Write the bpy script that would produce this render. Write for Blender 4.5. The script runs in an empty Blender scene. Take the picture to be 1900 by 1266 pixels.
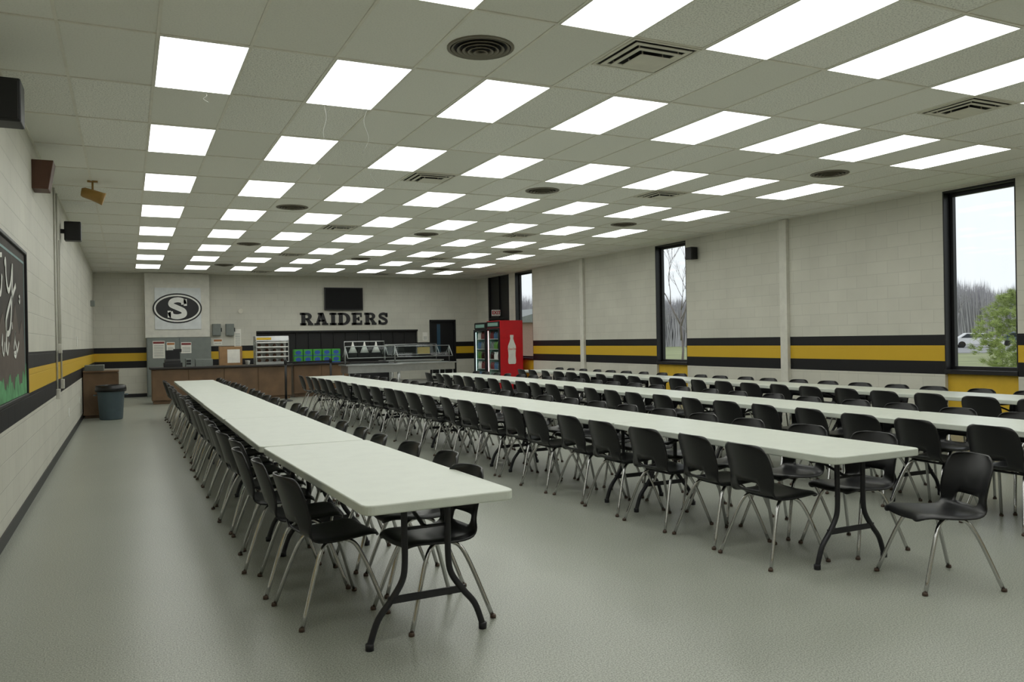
import bpy, bmesh, math, random
from mathutils import Vector, Matrix, Euler
random.seed(7)
C = bpy.context.scene.collection
try:
    bpy.context.scene.view_settings.view_transform = 'Standard'
    bpy.context.scene.view_settings.look = 'None'
except Exception: pass
CAMZ = 1.48
CEIL = 3.60
XL, XR, YF, YB = -0.86, 11.0, 26.0, -2.6

# ------------------------------------------------------------ materials
def srgb(r, g, b):
    f = lambda c: (c/255/12.92) if c/255 <= .04045 else ((c/255+.055)/1.055)**2.4
    return (f(r), f(g), f(b), 1)
def mat(name, col, rough=.5, metal=0, var=.06, scale=8, bump=0, bscale=60, emit=None, estr=0, coat=0, spec=.5):
    m = bpy.data.materials.new(name); m.use_nodes = True
    nt = m.node_tree; b = nt.nodes['Principled BSDF']
    c = srgb(*col)
    tc = nt.nodes.new('ShaderNodeTexCoord')
    n = nt.nodes.new('ShaderNodeTexNoise'); n.inputs['Scale'].default_value = scale; n.inputs['Detail'].default_value = 4
    nt.links.new(tc.outputs['Object'], n.inputs['Vector'])
    r = nt.nodes.new('ShaderNodeValToRGB')
    r.color_ramp.elements[0].position = .3; r.color_ramp.elements[1].position = .7
    r.color_ramp.elements[0].color = tuple(x*(1-var) for x in c[:3])+(1,)
    r.color_ramp.elements[1].color = tuple(min(1, x*(1+var)) for x in c[:3])+(1,)
    nt.links.new(n.outputs['Fac'], r.inputs['Fac']); nt.links.new(r.outputs['Color'], b.inputs['Base Color'])
    b.inputs['Roughness'].default_value = rough; b.inputs['Metallic'].default_value = metal
    b.inputs['Specular IOR Level'].default_value = spec
    if coat: b.inputs['Coat Weight'].default_value = coat
    if bump:
        n2 = nt.nodes.new('ShaderNodeTexNoise'); n2.inputs['Scale'].default_value = bscale
        nt.links.new(tc.outputs['Object'], n2.inputs['Vector'])
        bp = nt.nodes.new('ShaderNodeBump'); bp.inputs['Strength'].default_value = bump; bp.inputs['Distance'].default_value = .01
        nt.links.new(n2.outputs['Fac'], bp.inputs['Height']); nt.links.new(bp.outputs['Normal'], b.inputs['Normal'])
    if emit:
        b.inputs['Emission Color'].default_value = srgb(*emit); b.inputs['Emission Strength'].default_value = estr
    return m

CREAM = (210, 208, 196)
def wall_mat(name, axis, bands=True, bump=.35):
    m = bpy.data.materials.new(name); m.use_nodes = True
    nt = m.node_tree; b = nt.nodes['Principled BSDF']; L = nt.links.new
    geo = nt.nodes.new('ShaderNodeNewGeometry'); sp = nt.nodes.new('ShaderNodeSeparateXYZ'); L(geo.outputs['Position'], sp.inputs[0])
    cb = nt.nodes.new('ShaderNodeCombineXYZ'); L(sp.outputs[axis], cb.inputs[0]); L(sp.outputs[2], cb.inputs[1])
    br = nt.nodes.new('ShaderNodeTexBrick'); br.inputs['Scale'].default_value = 1
    br.inputs['Brick Width'].default_value = .406; br.inputs['Row Height'].default_value = .203
    br.inputs['Mortar Size'].default_value = .006; br.inputs['Mortar Smooth'].default_value = .6
    L(cb.outputs[0], br.inputs['Vector'])
    c = srgb(*CREAM)
    br.inputs['Color1'].default_value = c; br.inputs['Color2'].default_value = tuple(x*.96 for x in c[:3])+(1,)
    br.inputs['Mortar'].default_value = tuple(x*.84 for x in c[:3])+(1,)
    no = nt.nodes.new('ShaderNodeTexNoise'); no.inputs['Scale'].default_value = 1.1; no.inputs['Detail'].default_value = 6
    L(geo.outputs['Position'], no.inputs['Vector'])
    mr = nt.nodes.new('ShaderNodeMapRange'); mr.inputs[1].default_value = .3; mr.inputs[2].default_value = .7
    mr.inputs[3].default_value = .9; mr.inputs[4].default_value = 1.04; L(no.outputs['Fac'], mr.inputs[0])
    mul = nt.nodes.new('ShaderNodeMix'); mul.data_type = 'RGBA'; mul.blend_type = 'MULTIPLY'; mul.inputs[0].default_value = 1
    L(br.outputs['Color'], mul.inputs[6]); L(mr.outputs[0], mul.inputs[7])
    cur = mul.outputs[2]
    if bands:
        rp = nt.nodes.new('ShaderNodeValToRGB'); rp.color_ramp.interpolation = 'CONSTANT'
        mz = nt.nodes.new('ShaderNodeMath'); mz.operation = 'DIVIDE'; mz.inputs[1].default_value = 4
        L(sp.outputs[2], mz.inputs[0]); L(mz.outputs[0], rp.inputs[0])
        e = rp.color_ramp.elements; K = srgb(19, 19, 22); Y = srgb(208, 170, 44)
        e[0].position = 0; e[0].color = K
        e[1].position = 1.042/4; e[1].color = Y
        x = e.new(1.267/4); x.color = K
        g1 = nt.nodes.new('ShaderNodeMath'); g1.operation = 'GREATER_THAN'; g1.inputs[1].default_value = .85; L(sp.outputs[2], g1.inputs[0])
        g2 = nt.nodes.new('ShaderNodeMath'); g2.operation = 'LESS_THAN'; g2.inputs[1].default_value = 1.442; L(sp.outputs[2], g2.inputs[0])
        g = nt.nodes.new('ShaderNodeMath'); g.operation = 'MULTIPLY'; L(g1.outputs[0], g.inputs[0]); L(g2.outputs[0], g.inputs[1])
        mx = nt.nodes.new('ShaderNodeMix'); mx.data_type = 'RGBA'
        L(g.outputs[0], mx.inputs[0]); L(cur, mx.inputs[6]); L(rp.outputs[0], mx.inputs[7]); cur = mx.outputs[2]
    L(cur, b.inputs['Base Color']); b.inputs['Roughness'].default_value = .5; b.inputs['Specular IOR Level'].default_value = .35
    bp = nt.nodes.new('ShaderNodeBump'); bp.inputs['Strength'].default_value = bump; bp.inputs['Distance'].default_value = .008; bp.invert = True
    L(br.outputs['Fac'], bp.inputs['Height'])
    n3 = nt.nodes.new('ShaderNodeTexNoise'); n3.inputs['Scale'].default_value = 45; L(geo.outputs['Position'], n3.inputs['Vector'])
    bp2 = nt.nodes.new('ShaderNodeBump'); bp2.inputs['Strength'].default_value = .12; bp2.inputs['Distance'].default_value = .005
    L(n3.outputs['Fac'], bp2.inputs['Height']); L(bp.outputs['Normal'], bp2.inputs['Normal']); L(bp2.outputs['Normal'], b.inputs['Normal'])
    return m

def floor_mat():
    m = bpy.data.materials.new('speckled_vinyl'); m.use_nodes = True
    nt = m.node_tree; b = nt.nodes['Principled BSDF']; L = nt.links.new
    geo = nt.nodes.new('ShaderNodeNewGeometry')
    n = nt.nodes.new('ShaderNodeTexNoise'); n.inputs['Scale'].default_value = 130; n.inputs['Detail'].default_value = 2; n.inputs['Roughness'].default_value = .6; L(geo.outputs['Position'], n.inputs['Vector'])
    r = nt.nodes.new('ShaderNodeValToRGB'); e = r.color_ramp.elements
    e[0].position = .36; e[0].color = srgb(118, 121, 111); e[1].position = .64; e[1].color = srgb(176, 179, 168)
    L(n.outputs['Fac'], r.inputs[0])
    n2 = nt.nodes.new('ShaderNodeTexNoise'); n2.inputs['Scale'].default_value = .5; n2.inputs['Detail'].default_value = 1; L(geo.outputs['Position'], n2.inputs['Vector'])
    mr = nt.nodes.new('ShaderNodeMapRange'); mr.interpolation_type = 'SMOOTHSTEP'; mr.inputs[1].default_value = .2; mr.inputs[2].default_value = .8; mr.inputs[3].default_value = .94; mr.inputs[4].default_value = 1.05
    L(n2.outputs['Fac'], mr.inputs[0])
    br = nt.nodes.new('ShaderNodeTexBrick'); br.offset = 0; br.inputs['Scale'].default_value = 1; br.inputs['Brick Width'].default_value = .305; br.inputs['Row Height'].default_value = .305
    br.inputs['Mortar Size'].default_value = .001; br.inputs['Color1'].default_value = (1, 1, 1, 1); br.inputs['Color2'].default_value = (.975, .975, .975, 1); br.inputs['Mortar'].default_value = (.92, .92, .92, 1)
    L(geo.outputs['Position'], br.inputs['Vector'])
    m1 = nt.nodes.new('ShaderNodeMix'); m1.data_type = 'RGBA'; m1.blend_type = 'MULTIPLY'; m1.inputs[0].default_value = 1
    L(r.outputs[0], m1.inputs[6]); L(mr.outputs[0], m1.inputs[7])
    m2 = nt.nodes.new('ShaderNodeMix'); m2.data_type = 'RGBA'; m2.blend_type = 'MULTIPLY'; m2.inputs[0].default_value = 1
    L(m1.outputs[2], m2.inputs[6]); L(br.outputs['Color'], m2.inputs[7])
    L(m2.outputs[2], b.inputs['Base Color'])
    b.inputs['Roughness'].default_value = .31
    b.inputs['Specular IOR Level'].default_value = .42
    return m

GX0, GY0, GX, GY = 0.225, 6.02, 0.6096, 1.2192
def ceil_mat():
    m = bpy.data.materials.new('acoustic_tile'); m.use_nodes = True
    nt = m.node_tree; b = nt.nodes['Principled BSDF']; L = nt.links.new
    geo = nt.nodes.new('ShaderNodeNewGeometry'); sp = nt.nodes.new('ShaderNodeSeparateXYZ'); L(geo.outputs['Position'], sp.inputs[0])
    def cell(o, off, size):
        a = nt.nodes.new('ShaderNodeMath'); a.operation = 'SUBTRACT'; a.inputs[1].default_value = off; L(o, a.inputs[0])
        d = nt.nodes.new('ShaderNodeMath'); d.operation = 'DIVIDE'; d.inputs[1].default_value = size; L(a.outputs[0], d.inputs[0])
        f = nt.nodes.new('ShaderNodeMath'); f.operation = 'FLOOR'; L(d.outputs[0], f.inputs[0]); return f.outputs[0]
    cb = nt.nodes.new('ShaderNodeCombineXYZ'); L(cell(sp.outputs[0], GX0, GX), cb.inputs[0]); L(cell(sp.outputs[1], GY0, GY), cb.inputs[1])
    wn = nt.nodes.new('ShaderNodeTexWhiteNoise'); L(cb.outputs[0], wn.inputs['Vector'])
    r = nt.nodes.new('ShaderNodeValToRGB'); e = r.color_ramp.elements
    e[0].color = srgb(230, 229, 220); e[1].color = srgb(250, 249, 242); L(wn.outputs['Value'], r.inputs[0])
    n = nt.nodes.new('ShaderNodeTexNoise'); n.inputs['Scale'].default_value = 80; n.inputs['Detail'].default_value = 3; L(geo.outputs['Position'], n.inputs['Vector'])
    mr = nt.nodes.new('ShaderNodeMapRange'); mr.inputs[1].default_value = .38; mr.inputs[2].default_value = .52; mr.inputs[3].default_value = .5; mr.inputs[4].default_value = 1
    L(n.outputs['Fac'], mr.inputs[0])
    gt = nt.nodes.new('ShaderNodeMath'); gt.operation = 'GREATER_THAN'; gt.inputs[1].default_value = .45; L(wn.outputs['Value'], gt.inputs[0])
    m1 = nt.nodes.new('ShaderNodeMix'); m1.data_type = 'RGBA'; m1.blend_type = 'MULTIPLY'
    ma = nt.nodes.new('ShaderNodeMath'); ma.operation = 'MULTIPLY_ADD'; ma.inputs[1].default_value = .45; ma.inputs[2].default_value = .12; L(gt.outputs[0], ma.inputs[0])
    L(ma.outputs[0], m1.inputs[0]); L(r.outputs[0], m1.inputs[6]); L(mr.outputs[0], m1.inputs[7])
    L(m1.outputs[2], b.inputs['Base Color']); b.inputs['Roughness'].default_value = .9
    return m

M = dict(
 floor=floor_mat(), ceil=ceil_mat(), wall_l=wall_mat('painted_block_a', 1), wall_f=wall_mat('painted_block_b', 0, bump=.15), wall_r=wall_mat('painted_block_c', 1, bump=.15),
 grid=mat('grid_metal', (228, 225, 213), .5), cream=mat('cream_paint', (214, 212, 202), .5), yellow=mat('yellow_paint', (208, 170, 44), .5),
 black=mat('black_paint', (19, 19, 22), .45), plastic=mat('black_plastic', (18, 18, 21), .33, bump=.04, bscale=300, spec=.45), chrome=mat('chrome', (190, 190, 190), .2, 1, .03),
 glide=mat('glide', (78, 62, 52), .5, .3), top=mat('table_plastic', (203, 208, 198), .36, bump=.05, bscale=150, var=.03), steelgray=mat('gray_steel', (44, 44, 48), .4, .4),
 wood=mat('counter_wood', (104, 80, 56), .45, var=.25, scale=3), darktop=mat('dark_laminate', (40, 36, 34), .35), steel=mat('stainless', (178, 180, 180), .3, .85),
 white=mat('white_enamel', (235, 235, 230), .4), paper=mat('paper', (232, 230, 222), .7), gray=mat('gray_enamel', (118, 124, 120), .5), red=mat('red_panel', (200, 18, 32), .4),
 green=mat('green_carton', (60, 150, 56), .5), blue=mat('blue_print', (40, 80, 160), .5), trash=mat('trash_plastic', (84, 100, 108), .5), liner=mat('liner', (20, 20, 22), .3),
 dark=mat('dark_interior', (10, 10, 12), .5), screen=mat('screen', (9, 10, 12), .5, spec=.2), brownbox=mat('brown_box', (84, 54, 38), .5), tan=mat('tan_fixture', (150, 116, 56), .5),
 vent=mat('vent_metal', (214, 210, 196), .5), ventd=mat('vent_dark', (22, 20, 18), .8), ventr=mat('vent_ring', (122, 116, 102), .5, .2), string=mat('string', (170, 170, 164), .7), conduit=mat('conduit', (202, 200, 190), .5),
 light=mat('light_lens', (250, 250, 250), .5, emit=(252, 254, 249), estr=4.3), coolglow=mat('cooler_light', (255, 255, 255), .5, emit=(225, 250, 245), estr=2.0),
 bark=mat('bark', (128, 120, 116), .9), barkfar=mat('hazy_bark', (168, 165, 168), .95), pine=mat('pine_needles', (162, 178, 104), .8, var=.3, scale=3), thick=mat('hazy_thicket', (172, 170, 174), .95, var=.16, scale=.4),  # far bark and woodland are paled to carry distance haze in their color
 grass=mat('grass', (144, 150, 108), .95, var=.2, scale=.3), asphalt=mat('asphalt', (150, 150, 150), .9), silver=mat('car_silver', (190, 194, 198), .3, .3), carblue=mat('car_blue', (60, 84, 110), .3), carwhite=mat('car_white', (225, 225, 225), .3),
 glassdark=mat('car_glass', (40, 46, 52), .1), tire=mat('tire', (30, 30, 30), .8), brick=mat('building_brick', (150, 124, 110), .8),
 chalk=mat('mural_dark', (56, 49, 44), .7, var=.3, scale=4), mount=mat('mural_brown', (88, 77, 68), .7, var=.15), mgreen=mat('mural_green', (88, 150, 100), .7, var=.3, scale=10), teal=mat('mural_teal', (120, 150, 150), .6), textw=mat('white_print', (226, 226, 220), .6),
 orange=mat('orange', (170, 110, 60), .5), cola=mat('cola', (50, 22, 14), .2), lime=mat('lime', (100, 150, 66), .3), sky=mat('aqua', (70, 110, 150), .3), maroon=mat('maroon', (120, 40, 40), .4),
 lwood=mat('light_wood', (150, 116, 78), .5, var=.15), sboard=mat('sign_board', (216, 220, 221), .3), liner_in=mat('cooler_inside', (130, 168, 156), .5), dteal=mat('lite_glass', (60, 86, 104), .2),
)
def glass_mat():
    m = bpy.data.materials.new('clear_glass'); m.use_nodes = True; nt = m.node_tree; nt.nodes.clear(); L = nt.links.new
    o = nt.nodes.new('ShaderNodeOutputMaterial'); t = nt.nodes.new('ShaderNodeBsdfTransparent'); g = nt.nodes.new('ShaderNodeBsdfGlossy'); g.inputs['Roughness'].default_value = .03
    mx = nt.nodes.new('ShaderNodeMixShader'); f = nt.nodes.new('ShaderNodeLayerWeight'); f.inputs[0].default_value = .5
    p = nt.nodes.new('ShaderNodeMath'); p.operation = 'POWER'; p.inputs[1].default_value = 4; L(f.outputs['Facing'], p.inputs[0])
    q = nt.nodes.new('ShaderNodeMath'); q.operation = 'MULTIPLY_ADD'; q.inputs[1].default_value = .15; q.inputs[2].default_value = .008; L(p.outputs[0], q.inputs[0])
    n = nt.nodes.new('ShaderNodeTexNoise'); n.inputs['Scale'].default_value = 3
    r = nt.nodes.new('ShaderNodeValToRGB'); r.color_ramp.elements[0].color = (.93, .96, .96, 1); r.color_ramp.elements[1].color = (.97, .98, .98, 1); L(n.outputs['Fac'], r.inputs[0]); L(r.outputs[0], t.inputs[0])
    L(q.outputs[0], mx.inputs[0]); L(t.outputs[0], mx.inputs[1]); L(g.outputs[0], mx.inputs[2]); L(mx.outputs[0], o.inputs[0]); return m
M['glass'] = glass_mat()

# ------------------------------------------------------------ geometry builder
class G:
    def __init__(s): s.v = []; s.f = []; s.m = []; s.s = []
    def face(s, idx, m=0, sm=False): s.f.append(idx); s.m.append(m); s.s.append(sm)
    def box(s, x0, y0, z0, x1, y1, z1, m=0):
        b = len(s.v)
        s.v += [(x0,y0,z0),(x1,y0,z0),(x1,y1,z0),(x0,y1,z0),(x0,y0,z1),(x1,y0,z1),(x1,y1,z1),(x0,y1,z1)]
        for q in ((0,3,2,1),(4,5,6,7),(0,1,5,4),(1,2,6,5),(2,3,7,6),(3,0,4,7)): s.face([b+i for i in q], m)
        return s
    def tube(s, pts, r, n=8, m=0, closed=False):
        pts = [Vector(p) for p in pts]; b0 = len(s.v); N = len(pts)
        rs = r if isinstance(r, (list, tuple)) else [r]*N
        up = None
        for i, p in enumerate(pts):
            if closed: d = (pts[(i+1) % N]-pts[i-1]).normalized()
            else: d = (pts[min(i+1, N-1)]-pts[max(i-1, 0)]).normalized()
            if up is None:
                a = Vector((0,0,1)) if abs(d.z) < .9 else Vector((1,0,0)); up = (a-d*a.dot(d)).normalized()
            else: up = (up-d*up.dot(d)).normalized()
            w = d.cross(up)
            for k in range(n):
                t = 2*math.pi*k/n; s.v.append(tuple(p+(up*math.cos(t)+w*math.sin(t))*rs[i]))
        for i in range(N if closed else N-1):
            j = (i+1) % N
            for k in range(n): s.face([b0+i*n+k, b0+i*n+(k+1) % n, b0+j*n+(k+1) % n, b0+j*n+k], m, True)
        if not closed:
            s.face([b0+k for k in range(n)][::-1], m); s.face([b0+(N-1)*n+k for k in range(n)], m)
        return s
    def lathe(s, prof, n=20, c=(0,0,0), m=0, sm=True, sx=1, sy=1):
        b0 = len(s.v)
        for r, z in prof:
            for k in range(n):
                t = 2*math.pi*k/n; s.v.append((c[0]+r*math.cos(t)*sx, c[1]+r*math.sin(t)*sy, c[2]+z))
        for i in range(len(prof)-1):
            for k in range(n): s.face([b0+i*n+k, b0+i*n+(k+1) % n, b0+(i+1)*n+(k+1) % n, b0+(i+1)*n+k], m, sm)
        s.face([b0+k for k in range(n)][::-1], m); s.face([b0+(len(prof)-1)*n+k for k in range(n)], m)
        return s
    def ring(s, prof, n=28, c=(0,0,0), m=0):
        b0 = len(s.v); N = len(prof)
        for r, z in prof:
            for k in range(n):
                t = 2*math.pi*k/n; s.v.append((c[0]+r*math.cos(t), c[1]+r*math.sin(t), c[2]+z))
        for i in range(N):
            j = (i+1) % N
            for k in range(n): s.face([b0+i*n+k, b0+i*n+(k+1) % n, b0+j*n+(k+1) % n, b0+j*n+k], m, True)
        return s
    def prism(s, poly, plane, d0, d1, m=0):
        b = len(s.v); n = len(poly)
        def P(a, c, d): return {'xy': (a, c, d), 'xz': (a, d, c), 'yz': (d, a, c)}[plane]
        for d in (d0, d1):
            for a, c in poly: s.v.append(P(a, c, d))
        s.face(list(range(b, b+n)), m); s.face([b+n+i for i in range(n)][::-1], m)
        for i in range(n):
            j = (i+1) % n; s.face([b+i, b+n+i, b+n+j, b+j], m)
        return s
    def tri(s, a, b, c, m=0):
        k = len(s.v); s.v += [a, b, c]; s.face([k, k+1, k+2], m); return s
    def mesh(s, name, mats, bevel=0, seg=2):
        me = bpy.data.meshes.new(name); me.from_pydata(s.v, [], s.f)
        for mt in (mats if isinstance(mats, (list, tuple)) else [mats]): me.materials.append(mt)
        for p, mi, sm in zip(me.polygons, s.m, s.s): p.material_index = mi; p.use_smooth = sm
        me.update()
        bm = bmesh.new(); bm.from_mesh(me); bmesh.ops.recalc_face_normals(bm, faces=bm.faces)
        if bevel:
            ed = [e for e in bm.edges if len(e.link_faces) == 2 and e.calc_face_angle(0) > .6]
            bmesh.ops.bevel(bm, geom=ed, offset=bevel, segments=seg, affect='EDGES', profile=.5, clamp_overlap=True)
        bm.to_mesh(me); bm.free(); return me

def crom(pts, k=6):
    pts = [Vector(p) for p in pts]; out = []
    P = [pts[0]*2-pts[1]]+pts+[pts[-1]*2-pts[-2]]
    for i in range(1, len(P)-2):
        for j in range(k):
            t = j/k; a, b, c, d = P[i-1], P[i], P[i+1], P[i+2]
            out.append(.5*((2*b)+(c-a)*t+(2*a-5*b+4*c-d)*t*t+(3*b-a-3*c+d)*t**3))
    out.append(pts[-1]); return out
def obj(name, data, parent=None, loc=(0,0,0), rot=(0,0,0)):
    o = bpy.data.objects.new(name, data); C.objects.link(o); o.location = loc; o.rotation_euler = rot
    if parent: o.parent = parent
    return o
def thing(name, label, cat, loc=(0,0,0), rz=0, group=None, data=None, kind=None):
    o = obj(name, data, None, loc, (0,0,rz)); o['label'] = label; o['category'] = cat
    if data is None: o.empty_display_size = .1
    if group: o['group'] = group
    if kind: o['kind'] = kind
    return o
def struct(name, data, label=None):
    o = obj(name, data); o['kind'] = 'structure'
    o['label'] = label or name.replace('_', ' '); o['category'] = name.split('_')[0]
    return o
def dup(root, loc, rz):
    n = root.copy(); C.objects.link(n); n.location = loc; n.rotation_euler = (0,0,rz)
    for ch in root.children:
        c = ch.copy(); C.objects.link(c); c.parent = n; c.matrix_parent_inverse = ch.matrix_parent_inverse.copy()
    return n
def textmesh(s, size, ext, off=0, shear=0, mt=None, align='CENTER', xs=1):
    cu = bpy.data.curves.new('t', 'FONT'); cu.body = s; cu.size = size; cu.extrude = ext; cu.offset = off; cu.shear = shear; cu.align_x = align; cu.align_y = 'CENTER'
    o = bpy.data.objects.new('t', cu); C.objects.link(o)
    dg = bpy.context.evaluated_depsgraph_get(); dg.update()
    me = bpy.data.meshes.new_from_object(o.evaluated_get(dg)); bpy.data.objects.remove(o)
    if xs != 1:
        for v in me.vertices: v.co.x *= xs
    me.materials.clear(); me.materials.append(mt); return me

# ------------------------------------------------------------ camera
cam = bpy.data.cameras.new('camera'); co = bpy.data.objects.new('camera', cam); C.objects.link(co)
cam.sensor_width = 36; cam.lens = 28.5; cam.clip_end = 600
fw = Vector((.42859, .90336, -.0017)).normalized(); up = Vector((.01653, -.0060, .99985)); rt = fw.cross(up).normalized(); up = rt.cross(fw).normalized()
mt = Matrix((rt, up, -fw)).transposed().to_4x4(); mt.translation = (0, 0, CAMZ); co.matrix_world = mt
bpy.context.scene.camera = co

# ------------------------------------------------------------ world
w = bpy.data.worlds.new('overcast'); bpy.context.scene.world = w; w.use_nodes = True; nt = w.node_tree
bg = nt.nodes['Background']; tc = nt.nodes.new('ShaderNodeTexCoord'); no = nt.nodes.new('ShaderNodeTexNoise'); no.inputs['Scale'].default_value = 2
rp = nt.nodes.new('ShaderNodeValToRGB'); rp.color_ramp.elements[0].color = (.84, .87, .91, 1); rp.color_ramp.elements[1].color = (.93, .94, .96, 1)
nt.links.new(tc.outputs['Generated'], no.inputs['Vector']); nt.links.new(no.outputs['Fac'], rp.inputs[0]); nt.links.new(rp.outputs[0], bg.inputs[0]); bg.inputs[1].default_value = 1.2

# ------------------------------------------------------------ room shell
struct('floor', G().box(XL-.3, YB-.3, -.2, XR+.25, YF+.3, 0).mesh('floor', M['floor']), 'gray speckled vinyl tile floor')
struct('ceiling', G().box(XL-.3, YB-.3, CEIL+.012, XR+.25, YF+.3, CEIL+.2).mesh('ceiling', M['ceil']), 'suspended acoustic tile ceiling')
struct('wall_left', G().box(XL-.25, YB-.3, 0, XL, YF+.3, CEIL+.012).mesh('wall', M['wall_l']), 'cream painted block wall with black and yellow stripes')
struct('wall_back', G().box(XL, YB-.25, 0, XR, YB, CEIL+.012).mesh('wall', M['wall_f']), 'cream painted block wall with stripes')
WIN = [(7.05, 8.15), (14.3, 15.43), (21.7, 22.9)]
WT = 3.57
g = G(); edges = [YB-.25]
for a, b in WIN: edges += [a, b]
edges += [23.35, 25.0, YF+.3]
for i in range(0, len(edges), 2): g.box(XR, edges[i], 0, XR+.22, edges[i+1], CEIL+.012)
for a, b in WIN+[(23.35, 25.0)]: g.box(XR, a, WT, XR+.22, b, CEIL+.012)
struct('wall_right', g.mesh('wall', M['wall_r']), 'cream painted block wall with black and yellow stripes')
for i, (a, b) in enumerate(WIN):
    struct('trim_%d' % (i+1), G().box(XR+.06, a, 0, XR+.16, b, .86).mesh('t', M['yellow'], .004), 'yellow painted panel below window')
    g = G(); f = .05
    x0, x1 = XR+.0, XR+.2
    g.box(x0, b-.02, .86, x1, b, WT).box(x0, a, .86, x1, a+.02, WT).box(x0-.015, a, .86, x1, b, .92).box(x0, a, WT-.03, x1, b, WT)
    g.box(x1-.07, a+.02, .92, x1, a+.02+f, WT-.03).box(x1-.07, b-.02-f, .92, x1, b-.02, WT-.03).box(x1-.07, a+.02+f, .92, x1, b-.02-f, .92+f).box(x1-.07, a+.02+f, WT-.03-f, x1, b-.02-f, WT-.03)
    w_ = struct('window_%d' % (i+1), g.mesh('window', M['black'], .003), 'tall narrow window with black metal frame')
    p = obj('glass_pane', G().box(x1-.04, a+.02+f, .92+f, x1-.034, b-.02-f, WT-.03-f).mesh('pane', M['glass']), w_)
g = G().box(XR+.05, 23.35, 0, XR+.12, 25.0, WT).box(XR, 23.35, 0, XR+.05, 23.43, WT).box(XR, 24.92, 0, XR+.05, 25.0, WT).box(XR+.01, 24.14, 0, XR+.05, 24.2, WT).box(XR+.01, 23.43, 2.15, XR+.05, 24.92, 2.22)
struct('door_1', g.mesh('door', M['dark'], .004), 'tall black double door with dark transom')
for i, y in enumerate((11.35, 18.7)):
    struct('trim_%d' % (4+i), G().box(XR-.07, y-.09, 0, XR, y+.09, CEIL).mesh('p', M['cream'], .004), 'cream painted pilaster')
OX0, OX1, OZ0, OZ1 = 3.6, 8.83, .95, 1.88
DX0, DX1, DZ = 9.25, 10.2, 2.2
g = G().box(XL, YF, 0, OX0, YF+.25, CEIL+.012).box(OX0, YF, 0, OX1, YF+.25, OZ0).box(OX0, YF, OZ1, OX1, YF+.25, CEIL+.012)
g.box(OX1, YF, 0, DX0, YF+.25, CEIL+.012).box(DX0, YF, DZ, DX1, YF+.25, CEIL+.012).box(DX1, YF, 0, XR, YF+.25, CEIL+.012)
struct('wall_far', g.mesh('wall', M['wall_f']), 'cream painted wall with stripes and a dark serving opening')
g = G().box(OX0, YF+.12, OZ0, OX1, YF+.2, OZ1)
for k in range(14):
    x = OX0+.02+k*(OX1-OX0-.06)/13; g.box(x, YF+.08, OZ0, x+.03, YF+.12, OZ1)
g.box(OX0, YF-.02, OZ1-.05, OX1, YF+.12, OZ1).box(OX0, YF-.03, OZ0-.04, OX1, YF+.12, OZ0)
struct('trim_6', g.mesh('shutter', M['dark'], .003), 'black closed shutter in serving opening')
g = G().box(DX0, YF+.1, 0, DX1, YF+.15, DZ).box(DX0, YF-.02, 0, DX0+.06, YF+.1, DZ).box(DX1-.06, YF-.02, 0, DX1, YF+.1, DZ).box(DX0, YF-.02, DZ-.06, DX1, YF+.1, DZ)
d = struct('door_2', g.mesh('door', M['dark'], .004), 'black door with narrow glass lite')
obj('door_lite', G().box(DX0+.3, YF+.09, 1.1, DX0+.42, YF+.1, 2.05).mesh('l', M['dteal']), d)  # blue light in the strip is painted as opaque blue-gray
obj('handle', G().tube([(DX0+.16, YF+.1, 1.0), (DX0+.16, YF+.04, 1.0), (DX0+.28, YF+.04, 1.0)], .012).mesh('h', M['chrome']), d)
struct('baseboard_left', G().box(XL, YB, 0, XL+.012, YF, .1).mesh('b', M['black']))
struct('baseboard_right', G().box(XR-.012, YB, 0, XR, 7.05, .1).box(XR-.012, 8.15, 0, XR, 11.25, .1).box(XR-.012, 11.45, 0, XR, 14.3, .1).box(XR-.012, 15.43, 0, XR, 18.6, .1).box(XR-.012, 18.8, 0, XR, 21.7, .1).mesh('b', M['black']))
struct('baseboard_far', G().box(XL+.012, YF-.012, 0, DX0, YF, .1).mesh('b', M['black']))
struct('trim_7', G().box(.47, 25.7, 1.72, 2.23, YF, CEIL).mesh('bulk', M['cream'], .004), 'cream bulkhead box on far wall')

# ceiling grid
g = G(); n = 0
x = GX0-2*GX
while x < XR:
    if x > XL: g.box(x-.011, YB, CEIL+.005, x+.011, YF, CEIL+.012)
    x += GX
y = GY0-GY*8
while y < YF:
    if y > YB: g.box(XL, y-.011, CEIL+.004, XR, y+.011, CEIL+.012)
    y += GY
g.box(XL, YB, CEIL-.001, XL+.02, YF, CEIL+.012).box(XR-.02, YB, CEIL-.001, XR, YF, CEIL+.012)
struct('trim_8', g.mesh('grid', M['grid']), 'ceiling grid of painted metal tee bars')

# ceiling lights
lens = G().box(-.29, -.594, 0, .29, .594, .008).mesh('lens', M['light'])
fr = G()
a, b = .297, .601
for q in ((-a, -b, -.29, b), (.29, -b, a, b), (-.29, -b, .29, -.594), (-.29, .594, .29, b)): fr.box(q[0], q[1], -.002, q[2], q[3], .01)
frm = fr.mesh('fr', M['white'])
for i in range(8):
    for n in range(-6, 15, 2):
        cx = GX0+GX*(2*i)+GX/2; cy = GY0+GY*n+GY/2
        t = thing('ceiling_light', 'lit rectangular fluorescent troffer set in tile ceiling', 'ceiling light', (cx, cy, CEIL+.002), group='troffer lights in the ceiling grid')
        obj('light_lens', lens, t); obj('light_frame', frm, t)

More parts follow.
